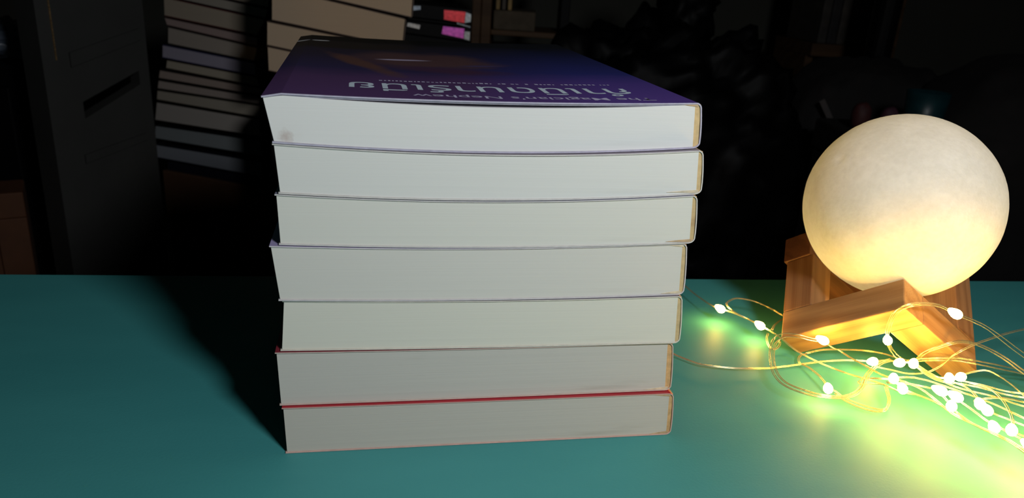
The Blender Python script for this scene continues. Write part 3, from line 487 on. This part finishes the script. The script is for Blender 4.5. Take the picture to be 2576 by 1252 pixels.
# ------------------------------------------------------------------ moon lamp
MC = Vector((0.17930, 0.34127, 0.07435)); MR = 0.04250
moon = root('moon_lamp', 'round white moon lamp with cratered surface, glowing warm, in its wooden stand', 'lamp', (MC.x, MC.y, MC.z - MR))
def moon_mat():
    m, nt, b = mat('printed_moon_shell')
    v = coords(nt)
    mot = noise_n(nt, v, 60, 5, .6); fine = noise_n(nt, v, 420, 3, .6)
    col = ramp(nt, math_n(nt, 'ADD', math_n(nt, 'MULTIPLY', mot, .7), math_n(nt, 'MULTIPLY', fine, .3)), [(.30, lin((232, 230, 224))), (.62, lin((248, 247, 244)))])
    tl_ = nt.nodes.new('ShaderNodeBsdfTranslucent'); nt.links.new(col, tl_.inputs['Color'])
    nt.links.new(col, b.inputs['Base Color']); b.inputs['Roughness'].default_value = .7; b.inputs['Specular IOR Level'].default_value = .2
    mx = nt.nodes.new('ShaderNodeMixShader'); mx.inputs[0].default_value = .22
    nt.links.new(b.outputs[0], mx.inputs[1]); nt.links.new(tl_.outputs[0], mx.inputs[2])
    nt.links.new(mx.outputs[0], nt.nodes['Material Output'].inputs['Surface'])
    bump(nt, b, fine, .25, .0006)
    return m
V, F = [], []; NU, NV = 128, 80
random.seed(11)
craters = []
craters.append((Vector((-.835, -.174, .522)).normalized(), .080, .013))
craters.append((Vector((-.62, -.21, .75)).normalized(), .02, .006))
craters.append((Vector((-.55, -.45, .70)).normalized(), .012, .006))
for k in range(46):
    d = Vector((random.gauss(0, 1), random.gauss(0, 1), random.gauss(0, 1))).normalized()
    craters.append((d, random.uniform(.02, .075), random.uniform(.002, .006)))
for j in range(NV + 1):
    ph = -math.pi / 2 + math.pi * j / NV
    for i in range(NU):
        th = 2 * math.pi * i / NU
        d = Vector((math.cos(ph) * math.cos(th), math.cos(ph) * math.sin(th), math.sin(ph)))
        k = 1 + .0028 * noise.fractal(d * 3, 1, 2, 4) + .0040 * max(0, noise.noise(d * 17)) * max(0, noise.noise(d * 2.2 + Vector((3, 1, 4))) + .1)
        for cd, rad, dep in craters:
            a = cd.angle(d)
            if a < rad * 1.5:
                x = a / rad
                k += -dep * (1 - x * x) if x < .85 else dep * .35 * math.cos((x - 1.0) * 3.0) * max(0, 1.5 - x)
        p = d * (MR * k); V.append((p.x, p.y, p.z + MR))
for j in range(NV):
    for i in range(NU): F.append((j * NU + i, j * NU + (i + 1) % NU, (j + 1) * NU + (i + 1) % NU, (j + 1) * NU + i))
obj('lamp_shade', V, F, moon_mat(), moon, smooth=True)
pl = bpy.data.lights.new('moon_lamp_bulb', 'POINT'); pl.energy = .037; pl.color = (1.0, .74, .32); pl.shadow_soft_size = .006
po = bpy.data.objects.new('bulb_light', pl); C.objects.link(po); po.parent = moon; po.location = (.004, -.002, MR * .66)

# ------------------------------------------------------------------ fairy lights
def led_mat():
    m, nt, b = mat('glowing_led_drop')
    b.inputs['Base Color'].default_value = (1, .9, .7, 1)
    b.inputs['Emission Color'].default_value = (1.0, .54, .10, 1); b.inputs['Emission Strength'].default_value = 118.0
    m.cycles.emission_sampling = 'FRONT_BACK' if hasattr(m, 'cycles') else 'AUTO'
    return m
m_led = led_mat()
m_wire = plain('lacquered_copper_wire', (250, 230, 184), .24, .15, 300, metallic=.8)
string = root('fairy_light_string', 'tangled string of warm fairy lights on thin golden wire heaped by the moon lamp', 'fairy lights')
for ln in WIRES:
    P = [(x / 1000, y / 1000, max(z, .5) / 1000) for x, y, z in ln]
    rad = .00018 if ln[0][2] < 60 else .00026
    tw = .00034
    V, F = join(sweep(P, rad, 6, (tw, .0)), sweep(P, rad, 6, (-tw, .00012)))
    obj('wire', V, F, m_wire, string, smooth=True)
prof = [(.0001, -.0034), (.0007, -.0031), (.0013, -.0021), (.0018, -.0006), (.00195, .0006), (.0017, .0017), (.0010, .0025), (.0001, .0029)]
lv, lf = lathe(prof, 12)
led0 = None
for x, y, z, dx, dy in LEDS:
    if led0 is None: led0 = o = obj('led_bulb', lv, lf, m_led, string, smooth=True)
    else: o = led0.copy(); C.objects.link(o)
    o.location = (x / 1000, y / 1000, max(z, 2.2) / 1000)
    o.rotation_euler = Vector((dx, dy, -.1)).to_track_quat('Z', 'Y').to_euler()

# ------------------------------------------------------------------ background: the tall stack of paperbacks at the left
S1O, S1T, S1 = STACK1
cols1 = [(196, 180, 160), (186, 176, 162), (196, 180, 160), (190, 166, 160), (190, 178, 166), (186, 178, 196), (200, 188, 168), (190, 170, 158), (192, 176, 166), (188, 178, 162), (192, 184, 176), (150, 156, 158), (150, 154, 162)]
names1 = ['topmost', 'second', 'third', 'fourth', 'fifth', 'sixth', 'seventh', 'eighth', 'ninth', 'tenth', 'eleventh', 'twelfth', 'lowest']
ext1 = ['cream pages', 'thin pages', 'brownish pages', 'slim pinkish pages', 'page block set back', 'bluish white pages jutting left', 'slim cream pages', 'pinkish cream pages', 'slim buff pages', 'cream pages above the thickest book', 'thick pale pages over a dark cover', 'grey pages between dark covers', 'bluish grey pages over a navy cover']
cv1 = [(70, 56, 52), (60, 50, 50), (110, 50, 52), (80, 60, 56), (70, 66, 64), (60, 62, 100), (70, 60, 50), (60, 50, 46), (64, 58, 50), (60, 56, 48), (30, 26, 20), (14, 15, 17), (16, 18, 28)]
for i, q in enumerate(S1):
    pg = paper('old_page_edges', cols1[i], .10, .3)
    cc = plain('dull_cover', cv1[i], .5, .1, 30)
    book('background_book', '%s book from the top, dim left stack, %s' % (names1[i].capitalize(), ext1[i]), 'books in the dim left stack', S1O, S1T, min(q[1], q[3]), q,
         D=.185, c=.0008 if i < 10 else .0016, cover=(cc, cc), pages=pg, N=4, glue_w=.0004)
m_carton = plain('brown_carton', (96, 66, 44), .8, .12, 40)
zc = min(S1[-1][1], S1[-1][3]) - .006
ct = root('cardboard_carton', 'brown cardboard carton under the dim left stack of books', 'carton', (S1O[0], S1O[1], BZ), S1T)
bbox_obj('carton_body', (.004, -.004, 0, .186, .19, (zc - BZ) * .55), m_carton, ct, .0015)
bbox_obj('carton_lid', (.001, -.007, (zc - BZ) * .55 + .001, .189, .193, zc - BZ - .006), m_carton, ct, .0015)
bbox_obj('navy_sheet', (.006, -.002, zc - BZ - .0058, .184, .188, zc - BZ + .0045), plain('navy_board', (20, 22, 36), .6), ct, .0004)

# second stack, bigger books
S2O, S2T, S2 = STACK2
lab2 = ['topmost thick buff book behind the violet book, cut by the picture edge', 'second thick buff book behind the violet book, its right end beside the black books', 'third thick buff book behind the violet book, jutting out left', 'fourth thick buff book behind the violet book, mostly hidden']
q = S2[-1]
S2x = [list(x) for x in S2]
for i, q in enumerate(S2x):
    pg = paper('buff_page_edges', (196, 172, 146), .06, .2)
    cc = plain('brown_cover', (92, 72, 60), .5, .1, 30)
    book('background_book', lab2[i].capitalize(), 'thick books behind the violet book', S2O, S2T, min(q[1], q[3]), q, D=.125, c=.0007, cover=(cc, cc), pages=pg, N=4, glue_w=.0004)
zb2 = min(S2x[-1][1], S2x[-1][3])
bx = root('storage_box', 'plain dark box hidden under the thick buff books', 'box', (S2O[0], S2O[1], BZ), S2T)
bbox_obj('box_body', (0, 0, 0, .136, .125, (zb2 - BZ) * .7), m_dark, bx, .002); bbox_obj('box_lid', (-.002, -.002, (zb2 - BZ) * .7 + .0005, .138, .127, zb2 - BZ - .0003), m_dark, bx, .002)

# ------------------------------------------------------------------ black books with foil labels, spines toward us
BKO, BKT, BK = BLACK
LABQ = LABELS[2]
m_black = plain('black_cover', (9, 9, 11), .55, .15, 30, spec=.15)
def foil(name, rgb): return plain(name, rgb, .30, .30, 260, metallic=.6)
m_red = foil('red_foil', (255, 78, 92)); m_mag = foil('magenta_foil', (236, 112, 255)); m_gry = foil('pale_foil', (170, 184, 200)); m_wht = foil('white_foil', (225, 225, 225))
blab = ['black book with a red label on its spine, beside the thick buff books', 'slim black book between the red labelled and the violet labelled ones', 'black book with a bright violet label and white mark on its spine', 'black book at the bottom, under the violet labelled one']
broots = []
for i, q in enumerate(BK):
    zb_ = min(q[1], q[3]); r = root('black_book', blab[i].capitalize(), 'book', (BKO[0], BKO[1], zb_), BKT, 'black books with foil labels')
    (a, b_, c_, d_) = [(q[k], q[k + 1] - zb_) for k in (0, 2, 4, 6)]
    e = .0003
    V = [(a[0], 0, a[1] + e), (b_[0], 0, b_[1] + e), (c_[0], 0, c_[1] - e), (d_[0], 0, d_[1] - e)]
    V += [(x, .125, z) for x, y, z in V]
    o = obj('cover', V, [(0, 1, 2, 3), (4, 5, 6, 7), (0, 1, 5, 4), (1, 2, 6, 5), (2, 3, 7, 6), (3, 0, 4, 7)], m_black, r); bevel_mesh(o, .0007, 2)
    broots.append((r, zb_))
def patch(bk, q, m, name='foil_label'):
    r, zb_ = broots[bk]
    V = [(q[k], -.0004, q[k + 1] - zb_) for k in (0, 2, 4, 6)]; V += [(x, .0002, z) for x, y, z in V]
    return obj(name, V, [(0, 1, 2, 3), (4, 5, 6, 7), (0, 1, 5, 4), (1, 2, 6, 5), (2, 3, 7, 6), (3, 0, 4, 7)], m, r)
for bk, li, m, nm in ((0, 0, m_red, 'foil_label'), (0, 1, m_gry, 'spine_mark'), (0, 2, m_gry, 'spine_logo'), (2, 3, m_mag, 'foil_label'), (2, 4, m_gry, 'spine_mark'), (2, 5, m_wht, 'spine_logo')):
    patch(bk, LABQ[li], m, nm)
q = LABQ[6]
for k in range(7):
    f0, f1 = k / 7, (k + .7) / 7
    ux = lambda f: q[0] + (q[2] - q[0]) * f
    z0 = lambda f: q[1] + (q[3] - q[1]) * f
    patch(1, (ux(f0), z0(f0) + .0004, ux(f1), z0(f1) + .0004, ux(f1), z0(f1) + .0021, ux(f0), z0(f0) + .0021), m_gry, 'spine_letter')
zb3 = min(BK[-1][1], BK[-1][3])
bx = root('storage_box', 'Plain dark box hidden under the black books', 'box', (BKO[0], BKO[1], BZ), BKT)
bbox_obj('box_body', (0, 0, 0, .083, .125, (zb3 - BZ) * .75), m_dark, bx, .002); bbox_obj('box_lid', (-.002, -.002, (zb3 - BZ) * .75 + .0005, .085, .127, zb3 - BZ - .0003), m_dark, bx, .002)

# ------------------------------------------------------------------ left: plastic rack panel, bag, crates
m_plastic = plain('grey_plastic', (58, 58, 56), .55, .08, 20)
rk = root('plastic_rack', 'dark grey plastic rack side with a slanting black slot, left of the book stack', 'rack', (-.452, .735, BZ), math.radians(60))
HT = .44
def rpart(name, poly, y0, y1, m):
    n = len(poly); V = [(x, y0, z) for x, z in poly] + [(x, y1, z) for x, z in poly]
    F = [tuple(range(n)), tuple(range(n, 2 * n))] + [(j, (j + 1) % n, n + (j + 1) % n, n + j) for j in range(n)]
    return obj(name, V, F, m, rk)
L0, L1 = .022, .086
s0, s1, sh = .268, .297, .017                                # slot heights at both ends and its width
rpart('lower_panel', [(.0, 0), (.098, 0), (.098, s1 - .03), (L1, s1), (L0, s0), (.0, s0 - .01)], 0, .016, m_plastic)
rpart('upper_panel', [(.0, s0 + sh + .01), (L0, s0 + sh), (L1, s1 + sh * .85), (.098, s1 + sh + .01), (.098, HT), (.0, HT)], 0, .016, m_plastic)
rpart('front_stile', [(.0, s0 - .01), (L0, s0), (L0, s0 + sh), (.0, s0 + sh + .01)], 0, .016, m_plastic)
rpart('rear_stile', [(L1, s1), (.098, s1 - .03), (.098, s1 + sh + .01), (L1, s1 + sh * .85)], 0, .016, m_plastic)
rpart('raised_rib', [(.014, s0 + .052), (.090, s1 + .046), (.090, s1 + .058), (.014, s0 + .066)], -.0025, -.0001, m_plastic)
rpart('lower_rib', [(.016, s0 - .045), (.086, s1 - .060), (.086, s1 - .052), (.016, s0 - .036)], -.0025, -.0001, m_plastic)
rpart('corner_post', [(-.014, 0), (-.0005, 0), (-.0005, HT), (-.014, HT)], -.004, .03, m_plastic)
m_worn_highlight = plain('worn_edge_highlight', (150, 120, 80), .5, .6, 700, metallic=.5)
rpart('edge_highlight', [(-.0015, s0 + .06), (-.0004, s0 + .06), (-.0004, HT), (-.0015, HT)], -.0052, -.0041, m_worn_highlight)  # thin pale strip puts the highlight on the worn corner edge into colour

m_crate = plain('brown_crate_wood', (86, 50, 25), .7, .2, 30)
cr = root('wooden_crate', 'brown wooden crate at the far left behind the table edge, with an inset panel', 'crate', (-.553, .650, BZ), .55)
bbox_obj('crate_body', (-.06, .004, 0, .088, .055, .2035), m_crate, cr, .002)
for nm, b in (('top_rail', (-.06, -.004, .1805, .088, .0038, .2055)), ('side_stile', (.062, -.004, 0, .088, .0038, .180)), ('side_stile', (-.06, -.004, 0, -.038, .0038, .180)), ('inset_panel', (-.0375, .0005, 0, .0615, .0036, .180))):
    bbox_obj(nm, b, m_crate, cr, .0008)
dk = root('dark_cabinet', 'tall black cabinet at the left edge behind the crate', 'cabinet', (-.76, .81, BZ), .0)
bbox_obj('cabinet_body', (-.2, 0, 0, .235, .18, .306), m_black, dk, .003); bbox_obj('cabinet_door', (-.18, -.012, .02, .215, -.0005, .286), m_black, dk, .002)
m_poly = plain('bluish_plastic_film', (92, 102, 116), .3, .4, 40)
bag = root('plastic_bag', 'crumpled bluish plastic bag on the dark cabinet at the left edge', 'bag', (-.605, .865, .0365))
lumpy('bag_body', (.11, .09, .042), m_poly, bag, .25, 2.2, 3, 2.2, 40, 24, .35)

# ------------------------------------------------------------------ centre: wooden shelf with carton, pen
m_shelf = wood('dim_shelf_wood', (76, 54, 36), (100, 74, 50), .6, .25)
sh_ = root('wooden_shelf', 'dim brown wooden shelf unit behind the violet book', 'shelf', (0, 1.2, BZ))
for x0, x1 in ((-.0845, -.0715), (-.0705, -.0555)): bbox_obj('upright', (x0, 0, 0, x1, .13, .46), m_shelf, sh_, .001)
bbox_obj('upright', (.050, .01, 0, .064, .13, .46), m_black, sh_, .001)
bbox_obj('shelf_board', (-.055, .004, .312, .0495, .13, .322), m_shelf, sh_, .001)
bbox_obj('shelf_board', (-.055, .004, .342, .0495, .13, .350), m_shelf, sh_, .001)
tag(bbox_obj('storage_carton', (-.052, 1.198, .0803, .012, 1.29, .109), plain('grey_brown_card', (92, 80, 64), .8), None, .002), 'grey brown carton on the wooden shelf behind the violet book', 'carton')
for k, (x, cc) in enumerate(((-.046, (120, 96, 50)), (-.037, (60, 50, 40)), (-.028, (130, 104, 56)))):
    o = bbox_obj('slim_book', (-.003, -.04, 0, .003, .04, .07), plain('gilt_spine', cc, .4, .4, 90, metallic=.3), None, .0006)
    o.location = (x, 1.243, .1093)
    tag(o, ('Gilt slim book', 'Dark slim book', 'Second gilt slim book')[k] + ' standing on the shelf carton, ' + ('leftmost', 'middle', 'rightmost')[k] + ' of three', 'book', 'slim books on the carton')
V, F = sweep([(-.030, 1.215, .0560), (.030, 1.205, .0560)], .0035, 10)
tag(obj('pen', V, F, m_gry, None, smooth=True), 'pale metal pen lying in the dark shelf gap behind the violet book', 'pen')

# ------------------------------------------------------------------ right: black bag, backpack, shelf, post, cushion
m_bin = plain('black_plastic_film', (5, 5, 6), .5, .3, 25, spec=.10)
bb = root('black_plastic_bag', 'large crumpled black plastic bag in the dark right of the book stack', 'bag', (.175, .98, BZ))
lumpy('bag_body', (.36, .20, .38), m_bin, bb, .12, 2.4, 5, 2.6, 96, 64, .22)
lumpy('bag_neck', (.07, .06, .12), m_bin, bb, .2, 3, 8, 2.0, 32, 24, .5).location = (.02, 0, .355)
m_cloth = plain('black_cloth', (17, 15, 15), .85, .3, 60)
bp = root('backpack', 'dark backpack with a diagonal strap between the black bag and the cushion', 'bag', (.475, 1.08, BZ), -.05)
lumpy('pack_body', (.22, .17, .35), m_cloth, bp, .05, 2, 9, 4.0, 56, 40, .05)
V, F = [], []
for k in range(13):
    f = k / 12; x = -.085 + .10 * f; z = .305 - .16 * f; y = -.0965 - .008 * math.sin(math.pi * f)
    n0 = len(V); V += [(x - .003, y, z - .002), (x + .003, y, z + .002), (x + .003, y - .002, z + .002), (x - .003, y - .002, z - .002)]
    if k: F += [(n0 - 4 + j, n0 - 4 + (j + 1) % 4, n0 + (j + 1) % 4, n0 + j) for j in range(4)]
obj('strap', V, F, plain('grey_webbing', (62, 56, 54), .7), bp)
rs = root('wall_shelf', 'dim brown shelf far behind at right holding upright files', 'shelf', (.60, 1.55, BZ), .1)
bbox_obj('shelf_board', (-.075, -.08, .322, .088, .09, .345), m_shelf, rs, .001)
bbox_obj('upright', (-.075, -.06, 0, -.060, .09, .3215), m_shelf, rs, .001); bbox_obj('upright', (.072, -.08, 0, .088, .09, .3215), m_shelf, rs, .001)
bbox_obj('end_panel', (.074, -.08, .3455, .088, .09, .50), m_shelf, rs, .001)
for k in range(6):
    o = bbox_obj('file_folder', (-.008, -.07, 0, .008, .07, .15 + .012 * (k % 3)), plain('file_cover', ((70, 66, 62), (52, 50, 50), (78, 72, 66), (48, 44, 44), (66, 58, 52), (54, 52, 50))[k], .6), None, .001)
    o.location = (.546 + .0185 * k, 1.5445 + .0018 * k, .0755); o.rotation_euler = (0, 0, .1)
    tag(o, '%s upright file on the dim shelf far behind at right' % ('Leftmost grey', 'Second dark', 'Third pale grey', 'Fourth dark', 'Fifth brownish', 'Rightmost dark')[k], 'file', 'files on the dim shelf')
post = root('black_post', 'black upright post between the file shelf and the grey wall', 'post', (.548, 1.22, BZ))
v, f = lathe([(.035, 0), (.035, .012), (.019, .02), (.019, .55), (.017, .56)], 20); obj('post_shaft', v, f, m_black, post)
cu_ = root('floor_cushion', 'large dark rounded cushion at the right edge behind the moon lamp', 'cushion', (.70, .95, BZ))
lumpy('cushion_body', (.44, .24, .38), m_cloth, cu_, .05, 1.6, 4, 3.0, 56, 40, .06)
sb = root('storage_box', 'dark box behind the moon lamp carrying the teal cup', 'box', (.425, .86, BZ))
bbox_obj('box_body', (-.07, -.05, 0, .07, .05, .26), m_dark, sb, .003); bbox_obj('box_lid', (-.072, -.052, .2605, .072, .052, .295), m_dark, sb, .003)
cup = root('teal_cup', 'dim teal plastic cup just above the top of the moon lamp', 'cup', (.447, .85, .0253))
v, f = lathe([(.018, 0), (.019, .001), (.0225, .045), (.0215, .045), (.0185, .003)], 24); obj('cup_body', v, f, plain('teal_plastic', (14, 50, 56), .4), cup, smooth=True)
for nm, lb, x, cc, s in (('pink_pouch', 'tiny dim pink pouch left of the teal cup', .405, (70, 36, 52), .018), ('red_pouch', 'tiny dim dark red pouch, left of the pink one', .374, (60, 20, 22), .020)):
    p = lumpy(nm, (s, s, s * 1.5), plain(nm + '_cloth', cc, .7), None, .08, 2, 6, 2.4, 20, 14); p.location = (x, .84, .0253); tag(p, lb.capitalize(), 'pouch')
